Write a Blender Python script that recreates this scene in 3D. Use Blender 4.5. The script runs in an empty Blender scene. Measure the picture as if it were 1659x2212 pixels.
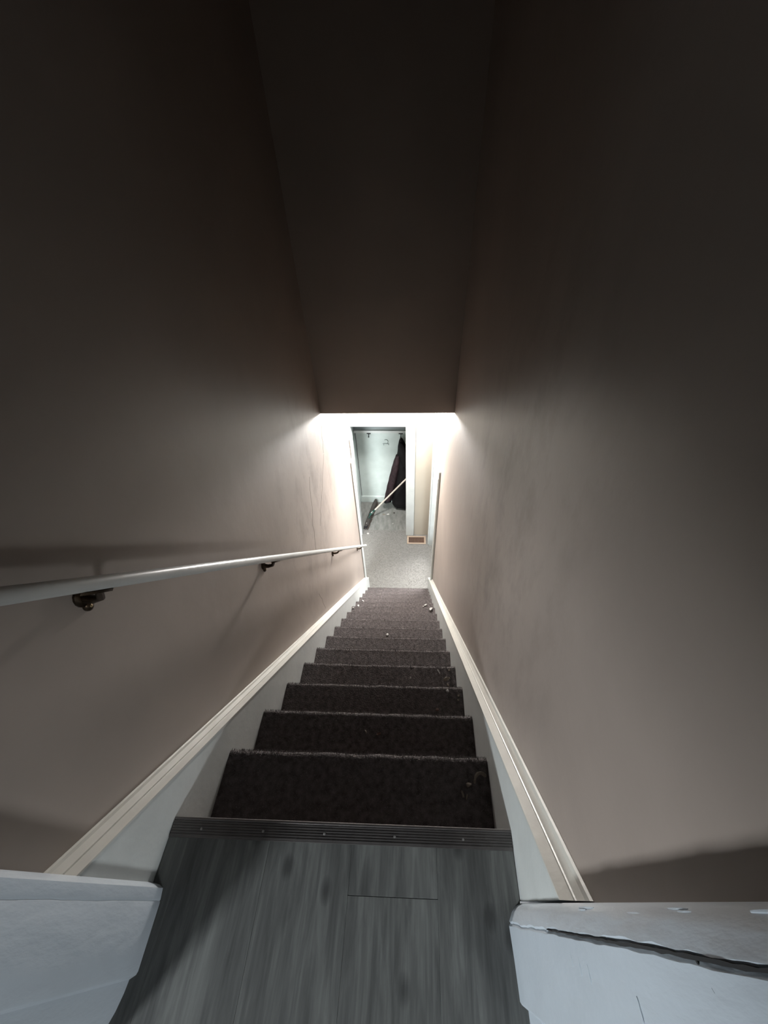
import bpy, math, random
import numpy as np
from mathutils import Vector, Matrix

random.seed(7)
rng = np.random.default_rng(7)
SC = bpy.context.scene
COL = SC.collection

# ------------------------------------------------------------------ camera
CAM = Vector((0.157105, -0.139098, 1.174957))
RIGHT = Vector((0.9993428, 0.0329094, -0.0151974))
DOWN = Vector((0.0124663, -0.7056960, -0.7084050))
FWD = Vector((-0.0340379, 0.7077500, -0.7056425))
cd = bpy.data.cameras.new('camera')
cam = bpy.data.objects.new('camera', cd)
COL.objects.link(cam)
m3 = Matrix((RIGHT, -DOWN, -FWD)).transposed()
cam.matrix_world = Matrix.Translation(CAM) @ m3.to_4x4()
cd.sensor_fit = 'HORIZONTAL'
cd.sensor_width = 36.0
cd.lens = 843.214 / 1659.0 * 36.0
cd.shift_x = -(858.755 - 829.5) / 1659.0
cd.clip_start = 0.01
SC.camera = cam

# ------------------------------------------------------------------ world, lights, exposure
w = bpy.data.worlds.new('overcast')
SC.world = w
w.use_nodes = True
bgn = w.node_tree.nodes['Background']
bgn.inputs[0].default_value = (0.80, 0.90, 1.0, 1)
bgn.inputs[1].default_value = 1.0

SC.view_settings.view_transform = 'Standard'
SC.view_settings.look = 'None'
SC.view_settings.gamma = 1.0
SC.view_settings.use_curve_mapping = False
SC.view_settings.exposure = 1.66


def area(name, loc, target, sx, sy, power, color, spread=180):
    d = bpy.data.lights.new(name, 'AREA')
    d.shape = 'RECTANGLE'
    d.size, d.size_y = sx, sy
    d.energy = power
    d.color = color
    d.spread = math.radians(spread)
    o = bpy.data.objects.new(name, d)
    COL.objects.link(o)
    o.location = loc
    o.rotation_euler = (Vector(target) - Vector(loc)).to_track_quat('-Z', 'Y').to_euler()
    return o


# daylight beyond the glazed front door and transom on the right of the lower hall
area('daylight_front_door', (2.3, 5.2, -0.4), (0.0, 2.4, -2.1), 2.4, 2.2, 330, (1.0, 0.98, 0.96))
# daylight through the side room's unseen stand-in window, added to light the closet
area('daylight_side_room', (-1.25, 0.02, -1.7), (-0.6, 3.6, -2.3), 1.0, 1.5, 125, (0.95, 0.99, 1.0))
# cool daylight through unseen stand-in windows added to the upper room behind the camera
area('daylight_upper_standin', (-3.2, -3.5, 2.1), (0.43, 0.1, 0.75), 2.4, 0.34, 350, (0.90, 0.96, 1.0))
area('daylight_upper_standin', (2.8, -4.2, 2.1), (-0.44, 0.5, 0.6), 2.4, 0.36, 118, (0.92, 0.97, 1.0))


# ------------------------------------------------------------------ materials
def nodes(m):
    return m.node_tree.nodes, m.node_tree.links


def mat(name, col, rough=0.6, metal=0.0, noise=0.0, scale=20.0, bump=0.0, bscale=60.0, col2=None, stretch=None, spec=None, detail=6.0):
    m = bpy.data.materials.new(name)
    m.use_nodes = True
    n, l = nodes(m)
    b = n['Principled BSDF']
    b.inputs['Roughness'].default_value = rough
    b.inputs['Metallic'].default_value = metal
    if spec is not None:
        b.inputs['Specular IOR Level'].default_value = spec
    c = (*col, 1)
    b.inputs['Base Color'].default_value = c
    tc = n.new('ShaderNodeTexCoord')
    src = tc.outputs['Object']
    if stretch:
        mp = n.new('ShaderNodeMapping')
        mp.inputs['Scale'].default_value = stretch
        l.new(src, mp.inputs[0])
        src = mp.outputs[0]
    if noise > 0 or col2:
        t = n.new('ShaderNodeTexNoise')
        t.inputs['Scale'].default_value = scale
        t.inputs['Detail'].default_value = detail
        l.new(src, t.inputs['Vector'])
        r = n.new('ShaderNodeValToRGB')
        a = [max(0, v * (1 - noise)) for v in col]
        z = col2 if col2 else [min(1, v * (1 + noise)) for v in col]
        r.color_ramp.elements[0].position = 0.32
        r.color_ramp.elements[1].position = 0.68
        r.color_ramp.elements[0].color = (*(col if col2 else a), 1)
        r.color_ramp.elements[1].color = (*z, 1)
        l.new(t.outputs['Fac'], r.inputs[0])
        l.new(r.outputs[0], b.inputs['Base Color'])
    if bump > 0:
        t2 = n.new('ShaderNodeTexNoise')
        t2.inputs['Scale'].default_value = bscale
        t2.inputs['Detail'].default_value = 5
        l.new(src, t2.inputs['Vector'])
        bp = n.new('ShaderNodeBump')
        bp.inputs['Strength'].default_value = bump
        bp.inputs['Distance'].default_value = 0.01
        l.new(t2.outputs['Fac'], bp.inputs['Height'])
        l.new(bp.outputs[0], b.inputs['Normal'])
    return m


def wall_material(name, col, stain_at=None, stain_radius=(0.5, 0.5)):
    """painted plaster: slightly uneven colour, hand marks and scuffs round a worn area"""
    m = mat(name, col, rough=0.5, noise=0.06, scale=3.0, bump=0.12, bscale=16.0)
    n, l = nodes(m)
    b = n['Principled BSDF']
    base = b.inputs['Base Color'].links[0].from_socket
    if stain_at:
        tc = n.new('ShaderNodeTexCoord')
        sep = n.new('ShaderNodeSeparateXYZ')
        l.new(tc.outputs['Object'], sep.inputs[0])
        acc = None
        for ax, c0, rad in (('Y', stain_at[0], stain_radius[0]), ('Z', stain_at[1], stain_radius[1])):
            s = n.new('ShaderNodeMath'); s.operation = 'SUBTRACT'; s.inputs[1].default_value = c0
            l.new(sep.outputs[ax], s.inputs[0])
            d = n.new('ShaderNodeMath'); d.operation = 'DIVIDE'; d.inputs[1].default_value = rad
            l.new(s.outputs[0], d.inputs[0])
            p = n.new('ShaderNodeMath'); p.operation = 'MULTIPLY'
            l.new(d.outputs[0], p.inputs[0]); l.new(d.outputs[0], p.inputs[1])
            if acc is None:
                acc = p
            else:
                q = n.new('ShaderNodeMath'); q.operation = 'ADD'
                l.new(acc.outputs[0], q.inputs[0]); l.new(p.outputs[0], q.inputs[1])
                acc = q
        fall = n.new('ShaderNodeMapRange')
        fall.inputs['From Min'].default_value = 0.0
        fall.inputs['From Max'].default_value = 1.0
        fall.inputs['To Min'].default_value = 1.0
        fall.inputs['To Max'].default_value = 0.0
        l.new(acc.outputs[0], fall.inputs['Value'])
        mp = n.new('ShaderNodeMapping')
        mp.inputs['Scale'].default_value = (1, 5.0, 3.0)
        l.new(tc.outputs['Object'], mp.inputs[0])
        t = n.new('ShaderNodeTexNoise')
        t.inputs['Scale'].default_value = 1.6
        t.inputs['Detail'].default_value = 8
        t.inputs['Roughness'].default_value = 0.65
        l.new(mp.outputs[0], t.inputs['Vector'])
        r = n.new('ShaderNodeValToRGB')
        r.color_ramp.elements[0].position = 0.47
        r.color_ramp.elements[1].position = 0.72
        l.new(t.outputs['Fac'], r.inputs[0])
        mul = n.new('ShaderNodeMath'); mul.operation = 'MULTIPLY'
        l.new(r.outputs[0], mul.inputs[0]); l.new(fall.outputs[0], mul.inputs[1])
        k = n.new('ShaderNodeMath'); k.operation = 'MULTIPLY'; k.inputs[1].default_value = 0.62
        l.new(mul.outputs[0], k.inputs[0])
        mx = n.new('ShaderNodeMix'); mx.data_type = 'RGBA'
        mx.inputs['B'].default_value = (col[0] * .36, col[1] * .34, col[2] * .32, 1)
        l.new(k.outputs[0], mx.inputs['Factor'])
        l.new(base, mx.inputs['A'])
        l.new(mx.outputs['Result'], b.inputs['Base Color'])
    return m


TAUPE = (0.262, 0.220, 0.192)
M = {}
M['wall_left'] = wall_material('taupe_plaster_left', TAUPE, (1.6, -0.5), (0.9, 0.9))
M['wall_right'] = wall_material('taupe_plaster_right', TAUPE, (0.68, 0.25), (0.6, 0.95))
M['wall'] = wall_material('taupe_plaster', TAUPE)
M['upper'] = wall_material('upper_room_paint', (0.16, 0.15, 0.14))
M['cream'] = mat('cream_wall_paint', (0.40, 0.362, 0.30), 0.6, noise=0.03, scale=4)
M['closet'] = mat('pale_green_white_paint', (0.4216, 0.476, 0.4556), 0.55, noise=0.07, scale=7, bump=0.1, bscale=20)
M['white'] = mat('white_gloss_paint', (0.4896, 0.51, 0.4964), 0.35, noise=0.05, scale=9, bump=0.10, bscale=30)
M['jamb'] = mat('thick_white_paint', (0.43, 0.475, 0.515), 0.34, noise=0.05, scale=8, bump=0.4, bscale=30, stretch=(1, 1, .35))
M['cap'] = mat('cream_white_paint', (0.4896, 0.4828, 0.442), 0.32, noise=0.05, scale=8, bump=0.08, bscale=40)
M['railpaint'] = mat('worn_white_rail_paint', (0.4488, 0.4556, 0.4352), 0.34, noise=0.06, scale=10, bump=0.12, bscale=35)
M['ceiling'] = mat('ceiling_paint', (0.408, 0.3944, 0.3672), 0.7)
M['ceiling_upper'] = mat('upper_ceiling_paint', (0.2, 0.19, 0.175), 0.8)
M['bronze'] = mat('dark_bronze', (0.045, 0.030, 0.018), 0.32, 0.85, noise=0.3, scale=40)
M['brass'] = mat('worn_brass_screw', (0.35, 0.27, 0.15), 0.35, 0.9)
M['strip'] = mat('dull_ribbed_aluminium', (0.136, 0.1258, 0.1224), 0.42, 0.75, noise=0.1, scale=30)
M['screw'] = mat('steel_screw', (0.33, 0.32, 0.31), 0.45, 0.85)
M['black'] = mat('black_metal', (0.012, 0.012, 0.013), 0.4)
M['groove'] = mat('dark_joint', (0.02, 0.02, 0.02), 0.9)
M['crack'] = mat('plaster_crack', (0.12, 0.10, 0.09), 0.9)
M['closetfloor'] = mat('dusty_grey_floor_paint', (0.1156, 0.119, 0.1088), 0.7, col2=(0.19, 0.193, 0.18), scale=9, stretch=(3.0, 1.0, 1), bump=0.05)
M['subfloor'] = mat('subfloor_board', (0.06, 0.06, 0.06), 0.8)
M['chip'] = mat('white_paint_chip', (0.408, 0.3944, 0.374), 0.6)
M['tan'] = mat('tan_wood_chip', (0.1496, 0.1224, 0.0952), 0.7)
M['brownchip'] = mat('brown_crumb', (0.085, 0.045, 0.032), 0.8)
M['pole'] = mat('pale_painted_pole', (0.476, 0.4352, 0.3808), 0.4)
M['greenmetal'] = mat('green_painted_steel', (0.0136, 0.0578, 0.0442), 0.4, 0.2)
M['darkwood'] = mat('dark_weathered_wood', (0.0306, 0.02584, 0.02244), 0.7, noise=0.3, scale=30, stretch=(4, 1, 4))
M['bristle'] = mat('brown_bristle', (0.0578, 0.04216, 0.034), 0.8, noise=0.35, scale=70)
M['jacket'] = mat('black_brown_nylon', (0.0055, 0.0048, 0.0056), 0.6, noise=0.4, scale=14, bump=0.5, bscale=14, spec=0.2)
M['jacket2'] = mat('plum_lining', (0.020, 0.012, 0.014), 0.65, noise=0.45, scale=22, bump=0.5, bscale=25, spec=0.2)
M['ventframe'] = mat('tan_register_paint', (0.2856, 0.2244, 0.17), 0.45)
M['ventslat'] = mat('brown_register_slat', (0.1156, 0.0646, 0.0408), 0.5)
M['closetshade'] = mat('closet_shade_grey', (0.17, 0.195, 0.195), 0.6)  # shaded tone of the closet wall as a flat grey
M['wire'] = mat('grey_wire', (0.20, 0.24, 0.235), 0.5)
M['porch'] = mat('porch_concrete', (0.45, 0.45, 0.44), 0.9)


def carpet_material(name, a, b):
    m = bpy.data.materials.new(name)
    m.use_nodes = True
    n, l = nodes(m)
    p = n['Principled BSDF']
    p.inputs['Roughness'].default_value = 0.95
    p.inputs['Specular IOR Level'].default_value = 0.3
    p.inputs['Sheen Weight'].default_value = 0.35
    p.inputs['Sheen Roughness'].default_value = 0.4
    g = n.new('ShaderNodeNewGeometry')
    tc = n.new('ShaderNodeTexCoord')
    t = n.new('ShaderNodeTexNoise')
    t.inputs['Scale'].default_value = 55
    t.inputs['Detail'].default_value = 6
    l.new(tc.outputs['Object'], t.inputs['Vector'])
    add = n.new('ShaderNodeMath'); add.operation = 'MULTIPLY_ADD'
    add.inputs[1].default_value = 0.45
    l.new(g.outputs['Random Per Island'], add.inputs[0])
    sc = n.new('ShaderNodeMath'); sc.operation = 'MULTIPLY'; sc.inputs[1].default_value = 0.6
    l.new(t.outputs['Fac'], sc.inputs[0])
    l.new(sc.outputs[0], add.inputs[2])
    r = n.new('ShaderNodeValToRGB')
    r.color_ramp.elements[0].position = 0.15
    r.color_ramp.elements[1].position = 0.85
    r.color_ramp.elements[0].color = (*a, 1)
    r.color_ramp.elements[1].color = (*b, 1)
    l.new(add.outputs[0], r.inputs[0])
    l.new(r.outputs[0], p.inputs['Base Color'])
    bp = n.new('ShaderNodeBump'); bp.inputs['Strength'].default_value = 0.6; bp.inputs['Distance'].default_value = 0.006
    t2 = n.new('ShaderNodeTexNoise'); t2.inputs['Scale'].default_value = 160
    l.new(tc.outputs['Object'], t2.inputs['Vector'])
    l.new(t2.outputs['Fac'], bp.inputs['Height'])
    l.new(bp.outputs[0], p.inputs['Normal'])
    return m


M['carpet'] = carpet_material('brown_grey_carpet', (0.026, 0.020, 0.019), (0.25, 0.222, 0.218))
M['hallcarpet'] = carpet_material('grey_beige_carpet', (0.070, 0.067, 0.061), (0.235, 0.231, 0.217))


def plank_material():
    m = bpy.data.materials.new('grey_vinyl_oak')
    m.use_nodes = True
    n, l = nodes(m)
    p = n['Principled BSDF']
    p.inputs['Roughness'].default_value = 0.5
    tc = n.new('ShaderNodeTexCoord')
    oi = n.new('ShaderNodeObjectInfo')
    ad = n.new('ShaderNodeVectorMath'); ad.operation = 'ADD'
    l.new(tc.outputs['Object'], ad.inputs[0])
    sc = n.new('ShaderNodeVectorMath'); sc.operation = 'SCALE'; sc.inputs['Scale'].default_value = 7.0
    cmb = n.new('ShaderNodeCombineXYZ')
    l.new(oi.outputs['Random'], cmb.inputs[0]); l.new(oi.outputs['Random'], cmb.inputs[1])
    l.new(cmb.outputs[0], sc.inputs[0])
    l.new(sc.outputs[0], ad.inputs[1])
    mp = n.new('ShaderNodeMapping'); mp.inputs['Scale'].default_value = (1, 0.11, 1)
    l.new(ad.outputs[0], mp.inputs[0])
    t = n.new('ShaderNodeTexNoise'); t.inputs['Scale'].default_value = 42; t.inputs['Detail'].default_value = 9
    t.inputs['Roughness'].default_value = 0.62; t.inputs['Distortion'].default_value = 0.6
    l.new(mp.outputs[0], t.inputs['Vector'])
    mp2 = n.new('ShaderNodeMapping'); mp2.inputs['Scale'].default_value = (1, 0.22, 1)
    l.new(ad.outputs[0], mp2.inputs[0])
    t2 = n.new('ShaderNodeTexNoise'); t2.inputs['Scale'].default_value = 9; t2.inputs['Detail'].default_value = 4
    l.new(mp2.outputs[0], t2.inputs['Vector'])
    mp3 = n.new('ShaderNodeMapping'); mp3.inputs['Scale'].default_value = (1, 0.06, 1)
    l.new(ad.outputs[0], mp3.inputs[0])
    t3 = n.new('ShaderNodeTexNoise'); t3.inputs['Scale'].default_value = 190; t3.inputs['Detail'].default_value = 4; t3.inputs['Distortion'].default_value = 0.4
    l.new(mp3.outputs[0], t3.inputs['Vector'])

    def mad(src, k, add=None):
        q = n.new('ShaderNodeMath'); q.operation = 'MULTIPLY_ADD'; q.inputs[1].default_value = k; q.inputs[2].default_value = 0
        l.new(src, q.inputs[0])
        if add is not None:
            l.new(add, q.inputs[2])
        return q.outputs[0]
    acc = mad(t.outputs['Fac'], 0.46, mad(t2.outputs['Fac'], 0.38, mad(t3.outputs['Fac'], 0.16)))
    # knots: sparse dark ovals
    mpk = n.new('ShaderNodeMapping'); mpk.inputs['Scale'].default_value = (1, 0.6, 1)
    l.new(ad.outputs[0], mpk.inputs[0])
    vo = n.new('ShaderNodeTexVoronoi'); vo.inputs['Scale'].default_value = 7.0; vo.voronoi_dimensions = '2D'
    l.new(mpk.outputs[0], vo.inputs['Vector'])
    kr = n.new('ShaderNodeMapRange'); kr.inputs['From Min'].default_value = 0.02; kr.inputs['From Max'].default_value = 0.11
    kr.inputs['To Min'].default_value = 0.16; kr.inputs['To Max'].default_value = 0.0
    l.new(vo.outputs['Distance'], kr.inputs['Value'])
    mx = n.new('ShaderNodeMath'); mx.operation = 'SUBTRACT'
    l.new(acc, mx.inputs[0]); l.new(kr.outputs[0], mx.inputs[1])
    r = n.new('ShaderNodeValToRGB')
    e = r.color_ramp.elements
    e[0].position = 0.36; e[0].color = (0.0374, 0.0381, 0.0367, 1)
    e[1].position = 0.62; e[1].color = (0.1360, 0.1394, 0.1326, 1)
    k = e.new(0.5); k.color = (0.0782, 0.0802, 0.0768, 1)
    l.new(mx.outputs[0], r.inputs[0])
    l.new(r.outputs[0], p.inputs['Base Color'])
    bp = n.new('ShaderNodeBump'); bp.inputs['Strength'].default_value = 0.12; bp.inputs['Distance'].default_value = 0.003
    l.new(t.outputs['Fac'], bp.inputs['Height']); l.new(bp.outputs[0], p.inputs['Normal'])
    return m


M['plank'] = plank_material()


def glass_material():
    m = bpy.data.materials.new('door_glass')
    m.use_nodes = True
    n, l = nodes(m)
    n.remove(n['Principled BSDF'])
    tr = n.new('ShaderNodeBsdfTransparent')
    gl = n.new('ShaderNodeBsdfGlossy'); gl.inputs['Roughness'].default_value = 0.02
    mx = n.new('ShaderNodeMixShader'); mx.inputs[0].default_value = 0.06
    l.new(tr.outputs[0], mx.inputs[1]); l.new(gl.outputs[0], mx.inputs[2])
    l.new(mx.outputs[0], n['Material Output'].inputs[0])
    return m


M['glass'] = glass_material()


# ------------------------------------------------------------------ mesh helpers
class MB:
    def __init__(self):
        self.v, self.f = [], []

    def add(self, vs, fs):
        o = len(self.v)
        self.v += [tuple(p) for p in vs]
        self.f += [tuple(i + o for i in f) for f in fs]
        return self

    def box(self, x0, x1, y0, y1, z0, z1):
        vs = [(x, y, z) for x in (x0, x1) for y in (y0, y1) for z in (z0, z1)]
        return self.add(vs, [(0, 1, 3, 2), (4, 6, 7, 5), (0, 4, 5, 1), (2, 3, 7, 6), (0, 2, 6, 4), (1, 5, 7, 3)])

    def bevbox(self, x0, x1, y0, y1, z0, z1, b):
        """box with chamfered edges"""
        vs, idx = [], {}
        X, Y, Z = (x0, x1), (y0, y1), (z0, z1)
        for i in (0, 1):
            for j in (0, 1):
                for k in (0, 1):
                    sx, sy, sz = (b if i == 0 else -b), (b if j == 0 else -b), (b if k == 0 else -b)
                    for ax in range(3):
                        p = [X[i] + sx, Y[j] + sy, Z[k] + sz]
                        p[ax] = (X[i], Y[j], Z[k])[ax]
                        idx[i, j, k, ax] = len(vs)
                        vs.append(p)
        fs = []
        for ax in range(3):
            a, c = [q for q in range(3) if q != ax]
            for s in (0, 1):
                def key(u, w_):
                    t = [0, 0, 0]; t[ax] = s; t[a] = u; t[c] = w_
                    return idx[t[0], t[1], t[2], ax]
                fs.append((key(0, 0), key(1, 0), key(1, 1), key(0, 1)))
        for ax in range(3):
            a, c = [q for q in range(3) if q != ax]
            for u in (0, 1):
                for w_ in (0, 1):
                    t0 = [0, 0, 0]; t1 = [0, 0, 0]
                    t0[ax], t1[ax] = 0, 1
                    t0[a] = t1[a] = u; t0[c] = t1[c] = w_
                    fs.append((idx[(*t0, a)], idx[(*t0, c)], idx[(*t1, c)], idx[(*t1, a)]))
        for i in (0, 1):
            for j in (0, 1):
                for k in (0, 1):
                    fs.append((idx[i, j, k, 0], idx[i, j, k, 1], idx[i, j, k, 2]))
        return self.add(vs, fs)

    def loft(self, rings, closed=True, caps=True):
        n = len(rings[0])
        vs = [p for r in rings for p in r]
        fs = []
        for i in range(len(rings) - 1):
            for j in range(n if closed else n - 1):
                k = (j + 1) % n
                fs.append((i * n + j, i * n + k, (i + 1) * n + k, (i + 1) * n + j))
        if caps and closed:
            fs.append(tuple(range(n - 1, -1, -1)))
            fs.append(tuple((len(rings) - 1) * n + j for j in range(n)))
        return self.add(vs, fs)

    def prism(self, poly, axis, a, b):
        """extrude a 2D polygon along an axis; poly is in the two other axes, in xyz order"""
        def P(p, t):
            return {0: (t, p[0], p[1]), 1: (p[0], t, p[1]), 2: (p[0], p[1], t)}[axis]
        return self.loft([[P(p, a) for p in poly], [P(p, b) for p in poly]])

    def tube(self, pts, radii, n=12, squash=1.0):
        pts = [Vector(p) for p in pts]
        if not hasattr(radii, '__len__'):
            radii = [radii] * len(pts)
        rings = []
        up = Vector((0, 0, 1))
        for i, p in enumerate(pts):
            d = (pts[min(i + 1, len(pts) - 1)] - pts[max(i - 1, 0)]).normalized()
            ref = up if abs(d.dot(up)) < 0.95 else Vector((1, 0, 0))
            s = d.cross(ref).normalized()
            u = s.cross(d).normalized()
            rings.append([tuple(p + s * math.cos(2 * math.pi * k / n) * radii[i] + u * math.sin(2 * math.pi * k / n) * radii[i] * squash) for k in range(n)])
        return self.loft(rings)

    def ball(self, c, r, n=10):
        c = Vector(c)
        rings = []
        for i in range(1, n):
            a = math.pi * i / n
            rings.append([tuple(c + Vector((r[0] * math.sin(a) * math.cos(2 * math.pi * k / n), r[1] * math.sin(a) * math.sin(2 * math.pi * k / n), r[2] * math.cos(a)))) for k in range(n)])
        return self.loft(rings)

    def build(self, name, material, parent=None, smooth=False, angle=40, loc=(0, 0, 0)):
        me = bpy.data.meshes.new(name)
        me.from_pydata([(x - loc[0], y - loc[1], z - loc[2]) for x, y, z in self.v], [], self.f)
        import bmesh
        bm = bmesh.new(); bm.from_mesh(me)
        bmesh.ops.recalc_face_normals(bm, faces=bm.faces)
        bm.to_mesh(me); bm.free()
        me.materials.append(material)
        if smooth:
            for p in me.polygons:
                p.use_smooth = True
            me.set_sharp_from_angle(angle=math.radians(angle))
        o = bpy.data.objects.new(name, me)
        o.location = loc
        COL.objects.link(o)
        if parent:
            o.parent = parent
            o.matrix_parent_inverse = Matrix.Translation(parent.location).inverted()
        return o


def structure(o):
    o['kind'] = 'structure'
    return o


def tag(o, label, cat, group=None):
    o['label'] = label
    o['category'] = cat
    if group:
        o['group'] = group
    return o


def thing(name, label, cat, loc, group=None):
    o = bpy.data.objects.new(name, None)
    o.empty_display_size = 0.05
    COL.objects.link(o)
    o.location = loc
    return tag(o, label, cat, group)


# ------------------------------------------------------------------ dimensions
T, RISE = 0.18738, 0.212           # tread run, riser
NS = 15                            # carpeted nosings below the landing
FL = -16 * RISE                    # lower floor
XS = 0.3999                        # inner face of the skirt boards
YC = 3.943                         # closet wall face
YL = 2.96                          # end of the left wall
CEIL = 2.45


XL, XR = -0.443, 0.437


def xl(y):   # left wall face, old plaster with a slight wave
    return XL + 0.0025 * np.sin(np.asarray(y) * 2.3)


def xr(y):
    return XR + 0.0025 * np.sin(np.asarray(y) * 1.9 + 1)


# ------------------------------------------------------------------ the room: walls
def wavy_wall(face, y0, y1, z0, z1, thick, ny, nz):
    """a wall slab whose passage face follows face(y)"""
    mb = MB()
    ys = np.linspace(y0, y1, ny)
    zs = np.linspace(z0, z1, nz)
    for off in (0, thick):
        base = len(mb.v)
        vs = [(float(face(y)) + off, float(y), float(z)) for y in ys for z in zs]
        fs = [(i * nz + j, (i + 1) * nz + j, (i + 1) * nz + j + 1, i * nz + j + 1) for i in range(ny - 1) for j in range(nz - 1)]
        mb.add(vs, fs)
    n = ny * nz
    rim = [i * nz for i in range(ny)], [i * nz + nz - 1 for i in range(ny)], list(range(nz)), [(ny - 1) * nz + j for j in range(nz)]
    for r in rim:
        for a, b in zip(r[:-1], r[1:]):
            mb.f.append((a, b, b + n, a + n))
    return mb


wl = structure(wavy_wall(xl, -0.36, YL, FL - .05, CEIL, -0.12, 18, 8).build('wall_left', M['wall_left'], smooth=True))
mb = wavy_wall(xr, -0.36, 2.84, FL - .05, CEIL, 0.16, 18, 8)
v2 = wavy_wall(xr, 2.84, 3.75, -0.42, -0.10, 0.16, 4, 3)
mb.add(v2.v, v2.f)
v3 = wavy_wall(xr, 3.75, 4.07, FL - .05, -0.10, 0.16, 4, 3)
mb.add(v3.v, v3.f)
wr = structure(mb.build('wall_right', M['wall_right'], smooth=True))

# bulkhead over the stairs (the dropped wall facing up the flight)
mb = MB()
yl_, yr_, zl_, zr_ = 2.123, 2.138, -0.173, -0.173
vs = []
for x, y, z in ((-0.45, yl_, zl_), (0.445, yr_, zr_)):
    vs += [(x, y, z), (x, y, CEIL), (x, y + 0.12, CEIL), (x, y + 0.12, z + 0.02)]
mb.add(vs, [(0, 4, 5, 1), (1, 5, 6, 2), (2, 6, 7, 3), (3, 7, 4, 0), (0, 1, 2, 3), (7, 6, 5, 4)])
structure(mb.build('wall_bulkhead', M['wall']))

# ceilings
structure(MB().box(-1.5, 1.5, -2.5, 2.3, CEIL, CEIL + .1).build('ceiling', M['ceiling_upper']))
structure(MB().box(-2.6, -0.56, 0.2, 5.0, -0.10, 0.0).box(-0.56, 0.60, 2.24, 5.0, -0.10, 0.0).build('ceiling_lower_hall', M['ceiling']))

# closet wall with its opening, and the closet box
OX0, OX1, OZ = -0.60, 0.088, -1.420
mb = MB()
mb.box(-2.5, OX0, YC, YC + .10, FL - .05, -0.10)
mb.box(OX1, 0.436, YC, YC + .10, FL - .05, -0.10)
mb.box(OX0, OX1, YC, YC + .10, OZ, -0.10)
structure(mb.build('wall_closet_front', M['cream']))
CB = 4.690
structure(MB().box(-0.80, 0.62, CB, CB + .08, FL - .05, -0.9).build('wall_closet_back', M['closet']))
structure(MB().box(-0.80, -0.69, YC + .10, CB, FL - .05, -0.9).build('wall_closet_left', M['closet']))
structure(MB().box(0.54, 0.62, YC + .10, CB, FL - .05, -0.9).build('wall_closet_right', M['closet']))
structure(MB().box(-0.69, 0.54, YC + .10, CB, -1.0, -0.92).build('ceiling_closet', M['closet']))
# side room to the left of the lower hall
mb = MB()
mb.box(-2.6, -1.85, 0.2, 0.3, FL - .05, -0.10)
mb.box(-0.65, -0.56, 0.2, 0.3, FL - .05, -0.10)
mb.box(-1.85, -0.65, 0.2, 0.3, FL - .05, -2.55)
mb.box(-1.85, -0.65, 0.2, 0.3, -0.85, -0.10)
structure(mb.build('wall_side_room_near', M['cream']))
structure(MB().box(-2.62, -2.5, 0.2, YC + .1, FL - .05, -0.10).build('wall_side_room_far', M['cream']))
# upper room behind the camera
mb = MB()
mb.box(-1.4, XL - .008, -0.36, -0.26, 0, CEIL)
mb.box(XR + .008, 1.4, -0.36, -0.26, 0, CEIL)
mb.box(XL - .008, XR + .008, -0.36, -0.26, 2.06, CEIL)
structure(mb.build('wall_upper_front', M['upper']))
mb = MB()
mb.box(-1.5, -1.4, -2.4, -2.0, 0, CEIL)
mb.box(-1.5, -1.4, -1.4, -0.26, 0, CEIL)
mb.box(-1.5, -1.4, -2.0, -1.4, 0, 0.5)
mb.box(-1.5, -1.4, -2.0, -1.4, 1.50, CEIL)
structure(mb.build('wall_upper_left', M['upper']))
structure(MB().box(1.4, 1.5, -1.72, -0.26, 0, CEIL).box(1.4, 1.5, -2.4, -1.72, 0, 0.5).box(1.4, 1.5, -2.4, -1.72, 1.50, CEIL).build('wall_upper_right', M['upper']))
structure(MB().box(-1.5, 1.5, -2.5, -2.4, 0, CEIL).build('wall_upper_back', M['upper']))

# unseen stand-in windows added to the side and upper rooms to let light in
def window(name, ax, c, a0, a1, z0, z1):
    t = .045
    fr, pn = MB(), MB()
    for q in ((a0, a0 + t, z0, z1), (a1 - t, a1, z0, z1), (a0 + t, a1 - t, z0, z0 + t), (a0 + t, a1 - t, z1 - t, z1)):
        fr.box(*((c - .03, c + .03) + q if ax == 0 else q[:2] + (c - .03, c + .03) + q[2:]))
    q = (a0 + t, a1 - t, z0 + t, z1 - t)
    pn.box(*((c - .003, c + .003) + q if ax == 0 else q[:2] + (c - .003, c + .003) + q[2:]))
    o = structure(fr.build(name, M['white']))
    pn.build('pane', M['glass'], o)


window('standin_window_1', 1, 0.25, -1.85, -0.65, -2.55, -0.85)
window('standin_window_2', 0, -1.45, -2.0, -1.4, 0.5, 1.50)
window('standin_window_3', 0, 1.45, -2.4, -1.72, 0.5, 1.50)

# ------------------------------------------------------------------ floors
fl = structure(MB().box(-1.5, 1.5, -2.5, -0.36, -0.12, -0.012).box(-XS, XS, -0.36, -0.03, -0.12, -0.012).build('floor_landing', M['subfloor']))
g = 0.00015
edges = [-XS + .001, -0.351, -0.159, 0.032, 0.2250, XS - .001]
for i in range(5):
    a, b = edges[i] + g, edges[i + 1] - g
    if i == 3:
        cuts = [(-0.034, -0.1298), (-0.1306, -1.30)]
    else:
        cuts = [(-0.034, -0.80 - .23 * i), (-0.8015 - .23 * i, -2.0)]
    for y1, y0 in cuts:
        MB().bevbox(a, b, y0, y1, -0.012, 0.0, 0.0004).build('plank', M['plank'], fl, loc=((a + b) / 2, (y0 + y1) / 2, 0))

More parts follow.
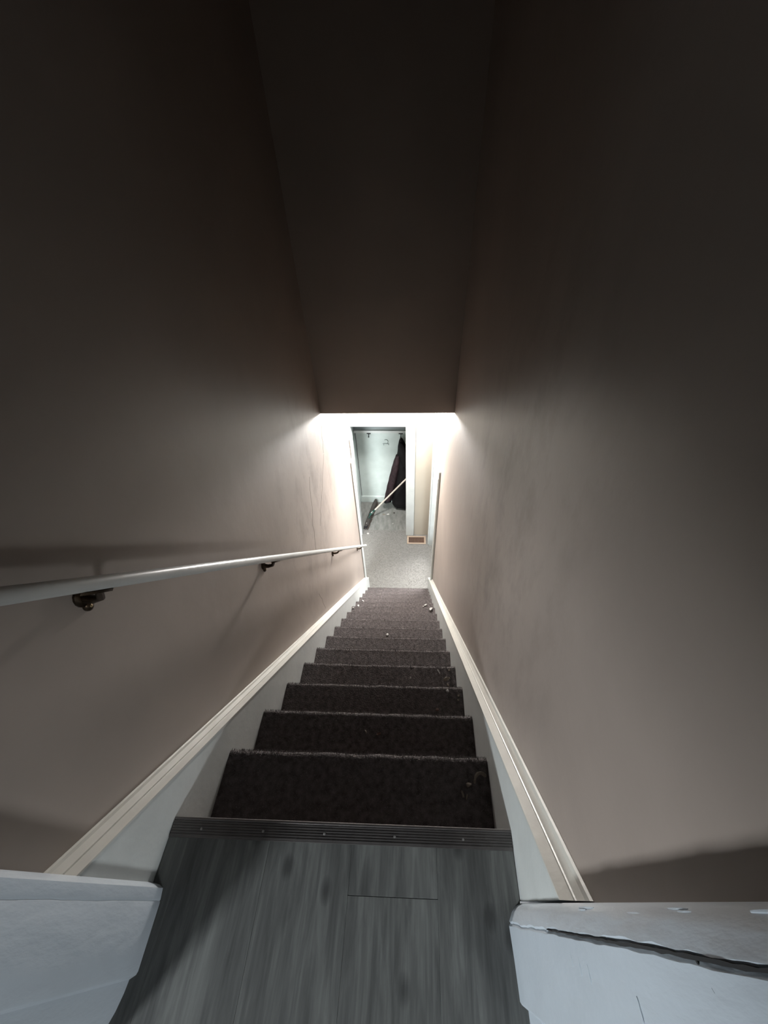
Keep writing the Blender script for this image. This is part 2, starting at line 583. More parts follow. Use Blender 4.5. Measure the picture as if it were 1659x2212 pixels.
structure(MB().box(-2.6, -0.5, 0.2, 2.6, FL - .06, FL).box(-2.6, 0.60, 2.6, 4.03, FL - .06, FL).build('floor_lower_hall', M['hallcarpet']))
structure(MB().box(-0.80, 0.62, 4.03, CB + .08, FL - .06, FL - .004).build('floor_closet', M['closetfloor']))
structure(MB().box(0.64, 3.2, 2.0, 6.0, FL - .2, FL - .12).build('floor_porch', M['porch']))


def pile(parent, name, pts, nrm, length, width, material, lean=(0, 0, 0), jit=0.5):
    """loose carpet tufts: one thin triangle each"""
    n = len(pts)
    d = nrm + rng.normal(0, jit, (n, 3)) + np.array(lean)
    d /= np.linalg.norm(d, axis=1)[:, None]
    s = np.cross(d, rng.normal(0, 1, (n, 3)))
    s /= np.linalg.norm(s, axis=1)[:, None]
    L = length * rng.uniform(.6, 1.25, n)[:, None]
    v = np.empty((n * 3, 3))
    v[0::3] = pts - s * width - nrm * .001
    v[1::3] = pts + s * width - nrm * .001
    v[2::3] = pts + d * L
    me = bpy.data.meshes.new(name)
    me.vertices.add(n * 3); me.vertices.foreach_set('co', v.ravel())
    me.loops.add(n * 3); me.loops.foreach_set('vertex_index', np.arange(n * 3, dtype=np.int32))
    me.polygons.add(n)
    me.polygons.foreach_set('loop_start', np.arange(0, n * 3, 3, dtype=np.int32))
    me.polygons.foreach_set('loop_total', np.full(n, 3, dtype=np.int32))
    me.update(calc_edges=True)
    me.materials.append(material)
    o = bpy.data.objects.new(name, me)
    COL.objects.link(o)
    o.parent = parent
    o.matrix_parent_inverse = Matrix.Translation(parent.location).inverted()
    o['kind'] = 'stuff'
    return o


hall = bpy.data.objects['floor_lower_hall']
n = 26000
pp = np.stack([rng.uniform(-0.75, 0.43, n), rng.uniform(2.82, 4.025, n), np.full(n, FL)], 1)
pile(hall, 'carpet_pile', pp, np.tile([0, 0, 1.0], (n, 1)), 0.010, 0.0012, M['hallcarpet'], (0.3, -0.3, 0), 0.6)

# ------------------------------------------------------------------ staircase
stair = thing('staircase', 'steep enclosed staircase of steps covered in brown-grey carpet', 'staircase', (0, 0, 0))


def step_profile(last=False):
    r = 0.015
    p = [(-T - .045, 0.0), (-r, 0.0)]
    for a in np.linspace(80, -90, 8):
        p.append((-r + r * math.cos(math.radians(a)), -r + r * math.sin(math.radians(a))))
    p += [(-0.026, -2 * r - .002), (-0.026, -RISE + .0), (-0.045, -RISE + .0), (-0.045, -0.04), (-T - .045, -0.04)]
    return p


# closed riser under the landing edge
MB().prism([(-0.046, -0.03), (-0.028, -0.03), (-0.028, -RISE), (-0.046, -RISE)], 0, -XS, XS).build('riser', M['carpet'], stair)
for k in range(1, NS + 1):
    y, z = k * T, -k * RISE
    prof = step_profile()
    nx = 25
    rings = []
    wob = rng.normal(0, 0.0011, nx)
    for i, x in enumerate(np.linspace(-XS, XS, nx)):
        rings.append([(x, p[0] + wob[i] * (1 if p[0] > -.02 else 0), p[1]) for p in prof])
    mbs = MB().loft(rings)
    mbs.v = [(a, b + y, c + z) for a, b, c in mbs.v]
    st = mbs.build('carpeted_step', M['carpet'], stair, smooth=True, angle=50, loc=(0, y, z))
    nt, nn, nr = 4600, 3800, 900
    pt = np.stack([rng.uniform(-XS, XS, nt), y - rng.uniform(0.012, T + .02, nt), np.full(nt, z)], 1)
    nt_n = np.tile([0, 0, 1.0], (nt, 1))
    a = np.radians(rng.uniform(-70, 95, nn))
    pn = np.stack([rng.uniform(-XS, XS, nn), y - .015 + .015 * np.cos(a), z - .015 + .015 * np.sin(a)], 1)
    nn_n = np.stack([np.zeros(nn), np.cos(a), np.sin(a)], 1)
    pile(st, 'carpet_pile', np.concatenate([pt, pn]), np.concatenate([nt_n, nn_n]), 0.0075, 0.0007, M['carpet'], (0.15, 0.1, 0.0), 0.55)

# ------------------------------------------------------------------ skirt boards with moulded tops (the trim beside the steps)
SL = -1.121


def ztop(y):
    return 0.287 + SL * (y + 0.127)


for s, nm, y_end in ((-1, 'trim_left_skirt', 2.962), (1, 'trim_right_skirt', 2.955)):
    fx = xl if s < 0 else xr
    x0, x1 = s * XS, s * (XS + 0.022)
    off = 0.0 if s < 0 else 0.020
    yb = -0.127
    ye = y_end
    zt = [ztop(yb) + off, ztop(ye) + off]
    poly = [(yb, zt[0]), (ye - .012, zt[1] + .012), (ye, zt[1] - .02), (ye, FL), (2.70, FL), (2.70, -3.1), (yb, -0.2)]
    sk = structure(MB().prism(poly, 0, x0, x1).build(nm, M['white'] if s > 0 else M['white']))
    # moulding: flat fillet then a bead running up to the wall
    rings = []
    for y in np.linspace(yb, ye, 24):
        wx = abs(float(fx(y))) + .002
        zc = ztop(y) + off
        e = 1.0 if s < 0 else 1.6
        prof = [(XS - .002, -.004), (XS - .002, .002), (XS + .019, .004), (XS + .0195, .009), (XS + .022, .010), (wx - .010, .014 * e), (wx - .007, .021 * e), (wx - .003, .023 * e), (wx, .021 * e), (wx, -.03), (XS + .022, -.03), (XS + .022, -.004)]
        rings.append([(s * px, y, zc + pz) for px, pz in prof])
    MB().loft(rings).build('cap_moulding', M['cap'], sk, smooth=True, angle=25)

# ------------------------------------------------------------------ the doorway the camera stands in: painted jambs
for s, nm in ((-1, 'trim_left_jamb'), (1, 'trim_right_jamb')):
    nz = 140
    jj = np.zeros(4)
    rings = []
    for i, z in enumerate(np.linspace(0, 2.06, nz)):
        jj = 0.72 * jj + rng.normal(0, 0.0008 if s > 0 else 0.0002, 4)
        j = jj
        wide = 0.0
        if s > 0:
            bead = [(XR + .008, -0.1300), (0.4010, -0.1300), (0.3880, -0.1350 + j[1] * .4), (0.3790, -0.1440 - wide * .5 + j[2] * .5), (0.3715, -0.1570 - wide + j[3])]
            face = [(0.3735, -0.1600 - wide + j[3] * .8), (0.3700, -0.1640 - wide + j[3] * .5), (0.3725, -0.2100), (0.3740, -0.2620), (0.3770, -0.2660), (0.3875, -0.2710), (0.3878, -0.3000), (0.3950, -0.3300), (0.3960, -0.3600), (XR + .008, -0.3600)]
        else:
            bead = [(-XL + .006, -0.1240), (0.3990, -0.1240), (0.3830, -0.1270), (0.3735, -0.1320), (0.3705, -0.1500 + j[3])]
            face = [(0.3712, -0.1520 + j[3]), (0.3698, -0.1545 + j[3]), (0.3690, -0.2000), (0.3680, -0.2500), (0.3700, -0.2550), (0.3800, -0.2610), (0.3815, -0.2780), (0.3860, -0.3000), (0.3920, -0.3160), (0.3925, -0.3600), (-XL + .006, -0.3600)]
        rings.append([(s * a, b, z) for a, b in bead + face])
    structure(MB().loft(rings).build(nm, M['jamb'], smooth=True, angle=35))
# torn paint and caulk along the right jamb's bead
rj = bpy.data.objects['trim_right_jamb']
mb = MB()
zz = np.linspace(0.30, 1.05, 60)
wv = [0.0002 + 0.0011 * min(1, (z - .30) / .35) * rng.uniform(.55, 1.25) for z in zz]
rings = []
for z, wd in zip(zz, wv):
    y0 = -0.1600
    c = rng.normal(0, .0003)
    rings.append([(0.3700 + e, y0 + c + d, z) for e, d in ((0, -wd), (0.0, wd), (.004, wd), (.004, -wd))])
mb.loft(rings)
mb.loft([[(0.3705, -0.160 - .016 * t + d, 0.735 + .012 * t) for d in (-.0020 * (1 - t), .0020 * (1 - t))] + [(0.3725, -0.160 - .016 * t, 0.735 + .012 * t)] for t in (0, .4, .8, .98)])
mb.build('torn_caulk', M['groove'], rj)
mb = MB()
for k in range(26):
    z = rng.uniform(.12, 1.0)
    y = -0.134 - rng.uniform(0, .02)
    mb.ball((0.3875 - (-.136 - y) * .75, y, z), (rng.uniform(.0006, .0014), rng.uniform(.0008, .0016), rng.uniform(.012, .035)), 6)
for z, y, hh in ((.44, -.186, .003), (.47, -.190, .004), (.41, -.181, .003), (.60, -.20, .003)):
    mb.ball((0.3712, y, z), (.0012, .009, hh * .5), 6)
mb.build('paint_drip', M['jamb'], rj, smooth=True)

# ------------------------------------------------------------------ ribbed metal nosing on the landing edge
ns = thing('stair_nosing', 'ribbed dull metal nosing strip screwed along the edge of the grey plank landing', 'nosing strip', (0, -0.02, 0))
p = [(-0.037, 0.0002), (-0.036, 0.0022)]
for i in range(6):
    y0 = -0.0335 + i * 0.0050
    p += [(y0, 0.0022), (y0 + .0006, 0.0036), (y0 + .0028, 0.0036), (y0 + .0034, 0.0022)]
p += [(-0.0030, 0.0034), (0.0008, 0.0024), (0.0022, -0.001), (0.0022, -0.022), (-0.001, -0.022), (-0.001, -0.001), (-0.034, 0.0002)]
MB().prism([(q[0] - .010, q[1]) for q in p], 0, -XS + .001, XS - .001).build('ribbed_strip', M['strip'], ns)
for x in (-0.327, -0.18, -0.035, 0.129, 0.287):
    mb = MB()
    mb.loft([[(x + r * math.cos(a), -0.030 + r * math.sin(a), z) for a in np.linspace(0, 2 * math.pi, 13)[:-1]] for r, z in ((.0030, .0030), (.0028, .0040), (.0015, .0044))])
    mb.build('screw', M['screw'], ns, smooth=True)

# ------------------------------------------------------------------ handrail on the left wall
def rail_c(y):
    return Vector((-0.370, y, 0.751 - 1.1444 * (y - 0.122)))


hr = thing('handrail', 'white painted wooden handrail on dark brackets along the left wall', 'handrail', rail_c(0.2))
nseg = 40
y0, y1 = -0.06, 2.835
rings = []
d = (rail_c(1) - rail_c(0)).normalized()
side = Vector((1, 0, 0))
up = side.cross(d).normalized()
if up.z < 0:
    up = -up
for i in range(nseg):
    y = y0 + (y1 - y0) * i / (nseg - 1)
    c = rail_c(y)
    k = 1.0
    rr = []
    for a in np.linspace(0, 2 * math.pi, 17)[:-1]:
        px, pz = 0.0130 * math.cos(a), 0.0135 * math.sin(a)
        if pz < -0.0105:
            pz = -0.0110
        rr.append(tuple(c + side * px * k + up * pz * k))
    rings.append(rr)
endc = rail_c(y1)
for t, k in ((.006, .93), (.012, .75), (.016, .4)):
    base = rings[nseg - 1]
    rings.append([tuple(endc + d * t + (Vector(q) - endc) * k) for q in base])
MB().loft(rings).build('rail', M['railpaint'], hr, smooth=True, angle=50)
for y in (0.235, 0.812, 1.753, 2.662):
    c = rail_c(y - 0.012)
    wx = float(xl(y))
    bz = c.z - 0.064
    mb = MB()
    # wall plate (a rosette set flat to the wall) with two screw bosses
    for yy, zz_, r in ((y, bz, .0165), (y + .003, bz + .022, .0095), (y - .003, bz - .022, .0095)):
        mb.loft([[(wx + h, yy + q * math.cos(a), zz_ + q * 1.25 * math.sin(a)) for a in np.linspace(0, 2 * math.pi, 15)[:-1]] for h, q in ((0, r), (.004, r), (.007, r * .8), (.009, r * .45))])
    # curved arm to the rail and a saddle along its underside
    under = c - up * 0.0108
    mb.tube([(wx + .004, y, bz), (wx + .022, y, bz - .004), (wx + .042, y - .002, bz + .006), (c.x - .010, y - .006, under.z - .012), (c.x, y - .010, under.z - .003)], [.0100, .0082, .0070, .0062, .0060], 10)
    sd = []
    for t in (-.034, -.030, 0, .030, .034):
        e = .55 if abs(t) > .031 else 1
        q = under + d * t
        sd.append([tuple(q + side * a * e + up * b) for a, b in ((-.0085, -.0002), (.0085, -.0002), (.0070, -.0050), (-.0070, -.0050))])
    mb.loft(sd)
    br = mb.build('bracket', M['bronze'], hr, smooth=True, angle=45)
    for yy, zz_ in ((y + .003, bz + .022), (y - .003, bz - .022)):
        MB().ball((wx + .0085, yy, zz_), (.0015, .0034, .0034), 8).build('screw', M['brass'], br, smooth=True)

# ------------------------------------------------------------------ hairline cracks on the left wall
def crack(pts, wdt=0.0016):
    mb = MB()
    rings = []
    for y, z in pts:
        x = float(xl(y)) + 0.0007
        rings.append([(x, y - wdt / 2, z), (x, y + wdt / 2, z), (x - .002, y + wdt / 2, z), (x - .002, y - wdt / 2, z)])
    mb.loft(rings)
    mb.build('crack', M['crack'], wl)


def jag(a, b, n, amp):
    out = []
    for i in range(n):
        t = i / (n - 1)
        out.append((a[0] + (b[0] - a[0]) * t + rng.normal(0, amp), a[1] + (b[1] - a[1]) * t + rng.normal(0, amp * .3)))
    return out


crack(jag((2.10, -0.19), (2.02, -0.42), 7, .008))
crack(jag((2.02, -0.42), (1.62, -0.72), 9, .012), .0012)
crack(jag((1.62, -0.30), (1.42, -0.75), 8, .010), .0010)
crack(jag((1.30, -1.02), (1.33, -1.28), 6, .006), .0012)

# ------------------------------------------------------------------ lower hall trim
# flat casing on the end of the left wall with a projecting head block
xe = float(xl(YL))
mb = MB()
mb.bevbox(xe - 0.115, xe + 0.012, YL, YL + 0.022, FL, -1.106, .003)
mb.prism([(YL - .0005, -0.955), (YL + .010, -0.965), (YL + .088, -1.085), (YL + .086, -1.100), (YL - .0005, -1.105)], 0, xe - .135, xe + .010)
mb.bevbox(xe - 0.0005, xe + 0.012, YL - 0.075, YL + 0.010, FL, -1.17, .003)
structure(mb.build('trim_left_casing', M['white']))

# closet casing
mb = MB()
for (a, b, c, dd) in ((OX1 - .004, OX1 + .117, FL, OZ + .118), ):
    mb.bevbox(a, b, YC - .022, YC, c + .002, dd, .004)
mb.bevbox(OX0 - .10, OX1 - .004, YC - .022, YC, OZ - .004, OZ + .118, .004)
mb.bevbox(OX0 - .11, OX0 + .004, YC - .022, YC, FL + .002, OZ - .004, .004)
mb.box(OX1 - .004, OX1, YC, YC + .10, FL, OZ)
mb.box(OX0, OX0 + .004, YC, YC + .10, FL, OZ)
mb.box(OX0, OX1, YC, YC + .10, OZ - .004, OZ)
structure(mb.build('trim_closet_casing', M['white']))

# front door on the right: casing, jambs and a glazed storm door
mb = MB()
ZT = -1.27
yn, yf = 2.84, 3.75
mb.bevbox(XR - .020, XR, yn - .105, yn + .012, FL + .002, ZT + .11, .004)
mb.bevbox(XR - .024, XR - .0195, yn - .095, yn - .060, FL + .30, ZT + .02, .002)
mb.bevbox(XR - .020, XR, yf - .012, yf + .100, FL + .002, ZT + .11, .004)
mb.bevbox(XR - .018, XR, yn + .012, yf - .012, ZT - .03, ZT + .07, .004)
mb.box(XR, 0.597, yn, yn + .018, FL, -0.42)
mb.box(XR, 0.597, yf - .018, yf, FL, -0.42)
mb.box(XR, 0.597, yn + .018, yf - .018, -0.438, -0.42)
mb.box(XR, 0.597, yn + .018, yf - .018, ZT - .03, ZT + .03)
structure(mb.build('trim_front_door_casing', M['white']))
mb = MB()
dx0, dx1 = 0.550, 0.584
a, b = yn + .021, yf - .021
mb.bevbox(dx0, dx1, a, a + .09, FL + .01, ZT - .034, .004)
mb.bevbox(dx0, dx1, b - .09, b, FL + .01, ZT - .034, .004)
mb.bevbox(dx0, dx1, a + .09, b - .09, FL + .01, FL + .24, .004)
mb.bevbox(dx0, dx1, a + .09, b - .09, ZT - .11, ZT - .034, .004)
dr = structure(mb.build('door_1', M['white']))
MB().box(.567, .571, yn + .02, yf - .02, ZT + .03, -0.44).build('pane', M['glass'], dr)
MB().box(dx0 + .014, dx0 + .019, a + .085, b - .085, FL + .235, ZT - .105).build('pane', M['glass'], dr)
MB().tube([(dx0 - .002, a + .05, FL + .98), (dx0 - .045, a + .05, FL + .98), (dx0 - .05, a + .06, FL + .98), (dx0 - .05, a + .15, FL + .98)], .008, 10).build('handle', M['strip'], dr, smooth=True)

# closet: baseboard, hook rail
structure(MB().prism([(CB - .016, FL), (CB, FL), (CB, FL + .135), (CB - .008, FL + .135), (CB - .016, FL + .122)], 0, -0.688, 0.54).build('baseboard_closet', M['closet']))
structure(MB().bevbox(-0.689, -0.672, YC + .12, CB - .001, -3.26, -2.03, .002).build('trim_closet_panel', M['closet']))

structure(MB().bevbox(-0.689, 0.539, CB - .012, CB - .0005, -1.956, -1.62, .002).build('trim_closet_shade_panel', M['closetshade']))  # thin grey panel painting in the shade on the wall above the hook rail
structure(MB().box(-0.6712, -0.6655, CB - .0022, CB - .0002, -3.255, -2.012).build('trim_closet_gap', M['groove']))
hk = thing('hook_rail', 'white wooden rail with black coat hooks across the closet back wall', 'hook rail', (-0.05, CB, -1.965))
MB().bevbox(-0.689, 0.538, CB - .040, CB - .0005, -2.000, -1.958, .004).build('board', M['white'], hk)
for x in (-0.467, -0.002):
    mb = MB()
    mb.bevbox(x - .030, x + .030, CB - .045, CB - .0395, -2.010, -1.992, .002)
    mb.tube([(x, CB - .042, -2.002), (x, CB - .052, -2.024), (x, CB - .064, -2.044), (x, CB - .078, -2.036)], [.007, .006, .0055, .006], 8)
    mb.ball((x, CB - .078, -2.036), (.011, .011, .011), 8)
    mb.build('coat_hook', M['black'], hk, smooth=True)
mb = MB()
cx, cz = -0.228, -2.176
yb = CB - .006
mb.tube([(cx + .004 + .030 * math.cos(a), yb - .006, cz + .015 + .034 * math.sin(a)) for a in np.linspace(2.3, -1.1, 12)], .0036, 6)
mb.tube([(cx - .045, yb, cz - .028), (cx - .01, yb - .004, cz - .022), (cx + .045, yb, cz - .030)], .0050, 6)
mb.tube([(cx - .030, yb, cz - .028), (cx - .034, yb - .004, cz - .052)], .0050, 6)
mb.tube([(cx + .036, yb, cz - .020), (cx + .042, yb - .004, cz - .046)], .0050, 6)
tag(mb.build('wire_hook', M['wire'], smooth=True), 'small bent grey wire hook on the pale closet back wall', 'hook')
mb = MB()
for yy in (4.355, 4.395):
    mb.tube([(-0.689, yy, -1.865), (-0.676, yy, -1.870), (-0.668, yy - .004, -1.888), (-0.664, yy, -1.900)], .0045, 6)
mb.bevbox(-0.6905, -0.685, 4.34, 4.41, -1.878, -1.854, .001)
tag(mb.build('wall_hook', M['wire'], smooth=True), 'grey double hook plate on the closet side wall at left', 'hook')

# ------------------------------------------------------------------ jacket on the right hook
jk = thing('jacket', 'black hooded jacket with a dark plum sleeve hanging from a closet hook', 'jacket', (0.01, 4.60, -2.07))


def cloth_loft(secs, n=28, seed=1, folds=5, amp=.12):
    secs = [(q[0] - .046, q[1] - .130, q[2] - .042, q[3], q[4]) for q in secs]
    """secs: (cx, cy, cz, half width, half depth)"""
    r2 = np.random.default_rng(seed)
    ph = r2.uniform(0, 6.28, 3)
    zs = [s_[2] for s_ in secs]
    out = []
    m = 34
    for i in range(m):
        t = i / (m - 1) * (len(secs) - 1)
        q = [float(np.interp(t, range(len(secs)), [s_[k] for s_ in secs])) for k in range(5)]
        grow = min(1, i / 10)
        ring = []
        for j in range(n):
            a = 2 * math.pi * j / n
            f = 1 + amp * grow * (math.sin(folds * a + ph[0] + i * .07) * .6 + math.sin((folds + 3) * a + ph[1] - i * .11) * .4) + .03 * math.sin(i * 1.3 + 2 * a + ph[2])
            ring.append((q[0] + q[3] * f * math.cos(a), q[1] + q[4] * f * math.sin(a), q[2] + .012 * math.sin(2 * a + ph[2]) * grow))
        out.append(ring)
    return MB().loft(out)


body = [(0.050, 4.695, -1.985, .018, .022), (0.055, 4.690, -2.03, .040, .045), (0.065, 4.685, -2.12, .062, .055), (0.085, 4.680, -2.30, .095, .06), (0.105, 4.675, -2.50, .135, .07), (0.105, 4.668, -2.75, .165, .08), (0.10, 4.66, -3.00, .19, .085), (0.085, 4.655, -3.20, .185, .08), (0.075, 4.65, -3.30, .135, .06)]
cloth_loft(body, 36, 3, 6, .11).build('body', M['jacket'], jk, smooth=True, angle=80)
sl = [(0.000, 4.660, -2.26, .030, .04), (-0.022, 4.645, -2.38, .050, .055), (-0.052, 4.635, -2.55, .062, .060), (-0.092, 4.625, -2.75, .066, .060), (-0.135, 4.620, -2.95, .064, .056), (-0.165, 4.615, -3.08, .060, .050), (-0.172, 4.612, -3.115, .056, .046)]
cloth_loft(sl, 24, 5, 4, .13).build('sleeve', M['jacket2'], jk, smooth=True, angle=80)
sl2 = [(0.205, 4.67, -2.26, .04, .05), (0.25, 4.66, -2.5, .06, .06), (0.28, 4.65, -2.8, .065, .06), (0.30, 4.64, -3.10, .06, .05)]
cloth_loft(sl2, 20, 6, 4, .12).build('sleeve', M['jacket2'], jk, smooth=True, angle=80)
hood = [(0.048, 4.640, -2.02, .020, .020), (0.055, 4.630, -2.07, .040, .036), (0.075, 4.622, -2.17, .060, .042), (0.098, 4.620, -2.30, .062, .040), (0.110, 4.622, -2.42, .040, .026)]
cloth_loft(hood, 22, 8, 3, .12).build('hood', M['jacket'], jk, smooth=True, angle=80)
cuff = [(-0.172, 4.612, -3.105, .060, .050), (-0.175, 4.611, -3.125, .061, .051), (-0.178, 4.610, -3.150, .058, .048)]
cloth_loft(cuff, 20, 9, 4, .05).build('cuff', M['jacket'], jk, smooth=True, angle=80)

# ------------------------------------------------------------------ push broom in the closet
A = Vector((-0.552, 4.035, FL + .050))
B = Vector((-0.432, 4.640, FL + .062))
br = thing('push_broom', 'push broom with dark bristle head and pale pole leaning in the closet', 'broom', (A + B) / 2)
d = (B - A).normalized()
sx = d.cross(Vector((0, 0, 1))).normalized()
uz = sx.cross(d).normalized()


def obox(a, b, hw, h0, h1, n=8, rnd=.35):
    rings = []
    for i in range(n + 1):
        t = i / n
        e = 1 - (.35 if i in (0, n) else 0)
        c = a.lerp(b, t)
        rings.append([tuple(c + sx * u * hw * e + uz * v) for u, v in ((-1, h0), (1, h0), (1, h1 * .75 + h0 * .25), (rnd + .3, h1), (-rnd - .3, h1), (-1, h1 * .75 + h0 * .25))])
    return MB().loft(rings)


obox(A, B, .030, .0, .036).build('block', M['darkwood'], br, smooth=True, angle=30)
# bristles in tufts
mb = MB()
for i in range(26):
    for j in (-1, 0, 1):
        c = A.lerp(B, (i + .5) / 26) + sx * j * .018
        tip = c - uz * .048 + sx * (j * .010 + rng.normal(0, .003)) + d * rng.normal(0, .004)
        tip.z = max(tip.z, FL + .001)
        mb.tube([c + uz * .002, (c + tip) / 2, tip], [.007, .009, .011], 6)
o = mb.build('bristles', M['bristle'], br)
o['kind'] = 'stuff'
mid = A.lerp(B, .40)
ptop = Vector((0.535, 4.40, -2.05))
pst = mid + uz * .052 + sx * .01
pd = (ptop - pst).normalized()
mb = MB()
for t in (-.075, .075):
    q = mid + d * t
    mb.tube([q + sx * .033 + uz * .01, q + sx * .028 + uz * .037, q - sx * .005 + uz * .042, pst + pd * .10], [.0055, .0055, .006, .007], 8)
mb.tube([pst - pd * .01, pst + pd * .035], .019, 12)
mb.build('bracket', M['greenmetal'], br, smooth=True)
MB().tube([pst + pd * .03, pst + pd * .075], [.016, .015], 12).build('ferrule', M['chip'], br, smooth=True)
MB().tube([pst + pd * .075, pst + pd * .125], [.0135, .013], 12).build('socket', M['greenmetal'], br, smooth=True)
MB().tube([pst + pd * .12, pst + pd * .5, ptop - pd * .02, ptop - pd * .012, ptop], [.0125, .0125, .0125, .011, .006], 12).build('pole', M['pole'], br, smooth=True)
o = MB()
o.tube([A - d * .006 + uz * .012, A + d * .05 + uz * .012], .030, 12, .8)
o.build('end_cap', M['black'], br, smooth=True)
MB().tube([A + d * .05 + uz * .013, A + d * .075 + uz * .013], .0305, 12, .8).build('metal_band', M['screw'], br, smooth=True)

# ------------------------------------------------------------------ floor register
vx0, vx1, vy0, vy1 = 0.104, 0.393, 3.750, 3.912
vt = thing('floor_register', 'brown louvred floor register in the carpet beside the closet casing', 'vent', ((vx0 + vx1) / 2, (vy0 + vy1) / 2, FL))
mb = MB()
zt = FL + .010
e = .026
mb.bevbox(vx0, vx1, vy0, vy0 + e, FL - .004, zt, .003)
mb.bevbox(vx0, vx1, vy1 - e, vy1, FL - .004, zt, .003)
mb.bevbox(vx0, vx0 + e, vy0 + e, vy1 - e, FL - .004, zt, .003)
mb.bevbox(vx1 - e, vx1, vy0 + e, vy1 - e, FL - .004, zt, .003)
mb.build('frame', M['ventframe'], vt)
MB().box(vx0 + e, vx1 - e, vy0 + e, vy1 - e, FL - .004, FL + .001).build('duct', M['groove'], vt)
for i in range(20):
    x = vx0 + e + (vx1 - vx0 - 2 * e) * (i + .5) / 20
    MB().loft([[(x - .004 + dx, yy, z_) for dx, z_ in ((0, FL + .001), (.003, FL + .001), (.008, zt - .002), (.005, zt - .002))] for yy in (vy0 + e, vy1 - e)]).build('slat', M['ventslat'], vt)

# ------------------------------------------------------------------ pendant added in the lower hall to light the steps (hidden from the top of the stairs by the bulkhead)
LX, LY = 0.0, 3.40
cl = thing('added_pendant', 'unseen added white pendant lamp holder on a cord in the lower hall behind the bulkhead', 'lamp', (LX, LY, -0.10))
MB().loft([[(LX + q * math.cos(a), LY + q * math.sin(a), z) for a in np.linspace(0, 2 * math.pi, 25)[:-1]] for q, z in ((.085, -.1005), (.085, -.118), (.07, -.124))]).build('base', M['white'], cl, smooth=True)
MB().tube([(LX, LY, -.122), (LX, LY, -.50)], .0035, 8).build('cord', M['white'], cl, smooth=True)
MB().tube([(LX, LY, -.49), (LX, LY, -.505), (LX, LY, -.56)], [.012, .022, .022], 12).build('socket', M['white'], cl, smooth=True)
pl = bpy.data.lights.new('added_hall_bulb', 'POINT')
pl.energy = 102
pl.shadow_soft_size = 0.11
pl.color = (1.0, 0.97, 0.95)
po = bpy.data.objects.new('added_hall_bulb', pl)
po.location = (LX, LY, -0.635)
COL.objects.link(po)

# ------------------------------------------------------------------ litter on the steps
def chip(name, x, y, z, sx_, sy_, rot, m, label, cat='debris', h=0.006, seed=0, curl=0.0):
    r2 = np.random.default_rng(seed + 50)
    x, y = x * .986, y * .991
    n = 8
    up_, lo = [], []
    for k in range(n):
        a = 2 * math.pi * k / n
        q = r2.uniform(.7, 1.15)
        u, v = sx_ * q * math.cos(a), sy_ * q * math.sin(a)
        xx = x + u * math.cos(rot) - v * math.sin(rot)
        yy = y + u * math.sin(rot) + v * math.cos(rot)
        hz = curl * (u / sx_) ** 2
        lo.append((xx, yy, z + hz))
        up_.append((x + (xx - x) * .86, y + (yy - y) * .86, z + hz + h * r2.uniform(.7, 1.2)))
    o = MB().loft([lo, up_]).build(name, m, loc=(x, y, z))
    tag(o, label, cat, 'litter on the steps')
    return o


Z = lambda k: -k * RISE + 0.004
mb = MB()
pts = [(0.355, 0.120), (0.358, 0.133), (0.367, 0.142), (0.379, 0.143), (0.388, 0.137)]
mb.loft([[(px + q[0], py + q[1], Z(1) + .002 + q[2]) for q in ((-.003, -.003, 0), (.003, -.003, .001), (.003, .004, .006), (-.003, .004, .005))] for px, py in pts])
tag(mb.build('paint_peel', M['tan']), 'curved pale paint peel on the first carpeted step by the right skirt', 'debris', 'litter on the steps')
chip('paint_flake', 0.342, 0.115, Z(1), .009, .007, .4, M['tan'], 'round beige flake beside the curved paint peel on the first step', seed=1)
chip('paint_flake', 0.322, 0.092, Z(1), .004, .011, .3, M['tan'], 'thin upright sliver below the round flake on the first step', seed=2)
chip('paint_flake', 0.334, 0.086, Z(1), .003, .009, -.3, M['tan'], 'second thin sliver on the first step, nearer the right skirt', seed=3)
chip('crumb', 0.050, 0.303, Z(2), .010, .006, .5, M['brownchip'], 'brown crumb in the middle of the second carpeted step', seed=4)
chip('crumb', 0.001, 0.308, Z(2), .004, .010, .5, M['tan'], 'dull tan sliver left of the brown crumb on the second step', seed=5)
chip('crumb', 0.286, 0.464, Z(3), .008, .006, .2, M['brownchip'], 'brown crumb at the near edge of the third carpeted step', seed=6)
chip('paint_flake', 0.336, 0.545, Z(3), .007, .007, .9, M['chip'], 'pale flake at the front of the third carpeted step', seed=7)
chip('paint_flake', 0.384, 0.526, Z(3), .006, .006, .2, M['tan'], 'tan flake on the third step close to the right skirt', seed=8)
chip('paint_flake', 0.381, 0.507, Z(3), .007, .005, .7, M['tan'], 'lower of two tan flakes on the third step near the right skirt', seed=9)
chip('wood_chip', 0.357, 0.687, Z(4), .021, .010, .55, M['tan'], 'largest tan wood chip, on the fourth carpeted step at right', seed=10, h=.004)
chip('sliver', 0.316, 0.722, Z(4), .003, .016, .5, M['chip'], 'long pale sliver on the fourth step left of the tan wood chip', seed=11)
chip('paint_flake', 0.168, 0.686, Z(4), .005, .007, .1, M['chip'], 'single white speck in the middle right of the fourth step', seed=12)
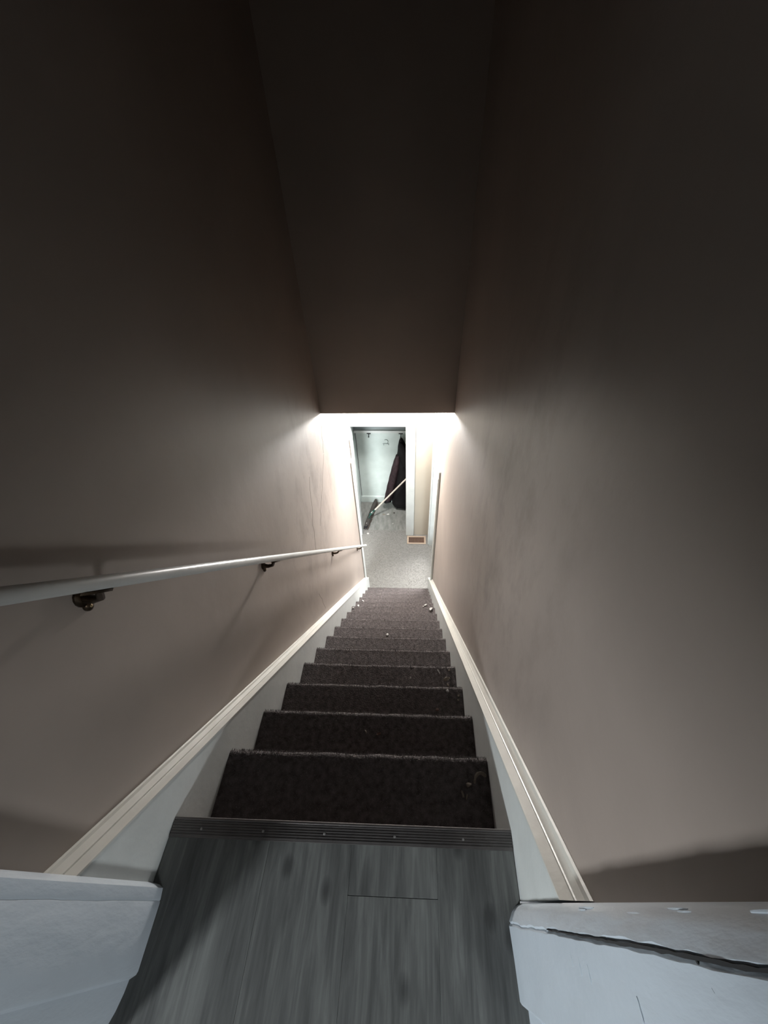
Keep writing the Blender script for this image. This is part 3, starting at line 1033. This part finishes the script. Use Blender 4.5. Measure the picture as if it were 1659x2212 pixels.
chip('paint_flake', 0.372, 0.731, Z(4), .008, .006, .1, M['tan'], 'small tan flake beyond the wood chip on the fourth step', seed=13)
chip('paint_flake', 0.360, 0.655, Z(4), .005, .008, .1, M['tan'], 'small tan flake at the back of the fourth step under the wood chip', seed=14)
chip('paper_scrap', -0.004, 1.262, Z(7), .013, .010, .3, M['chip'], 'small pale scrap in the middle of the seventh carpeted step', seed=15)
chip('paper_scrap', 0.363, 1.868, Z(10), .022, .017, .6, M['chip'], 'crumpled white paper scrap on a lower step by the right skirt', seed=16, h=.016)
chip('paper_scrap', 0.322, 2.046, Z(11), .020, .008, .6, M['chip'], 'narrow white scrap one step below the crumpled paper scrap', seed=17, h=.008)
chip('paper_scrap', 0.300, 2.030, Z(11), .007, .006, .6, M['chip'], 'tiny white bit left of the narrow white scrap on the same step', seed=18)
chip('paper_scrap', -0.374, 2.020, Z(11) - .0, .013, .014, .6, M['chip'], 'white paper bit on a lower step at the left skirt', seed=19, h=.010)
chip('paper_scrap', -0.388, 1.866, Z(10), .010, .008, .2, M['chip'], 'smaller white bit one step above the left paper bit', seed=20, h=.008)
chip('paper_scrap', -0.36, 2.215, Z(12), .016, .008, -.6, M['chip'], 'dull white scrap one step below the left paper bit', seed=21, h=.008)
chip('paper_scrap', -0.520, 3.985, FL + .002, .020, .016, .1, M['chip'], 'white bit on the hall carpet before the closet threshold', seed=22, h=.012)
chip('paper_scrap', -0.133, 4.216, FL - .004, .006, .022, -.6, M['chip'], 'thin white scrap lying on the grey closet floor', seed=23, h=.006)
chip('paper_scrap', -0.222, 4.43, FL - .004, .022, .014, .2, M['chip'], 'flat white scrap on the closet floor under the broom pole', seed=24, h=.005)
chip('crumb', -0.29, 4.42, FL - .004, .028, .010, .2, M['tan'], 'grey dust clump on the closet floor beside the broom pole', seed=25, h=.006)
chip('crumb', -0.12, 4.46, FL - .004, .016, .020, .9, M['darkwood'], 'dark scrap on the closet floor under the jacket', seed=26, h=.006)

bpy.context.view_layer.update()
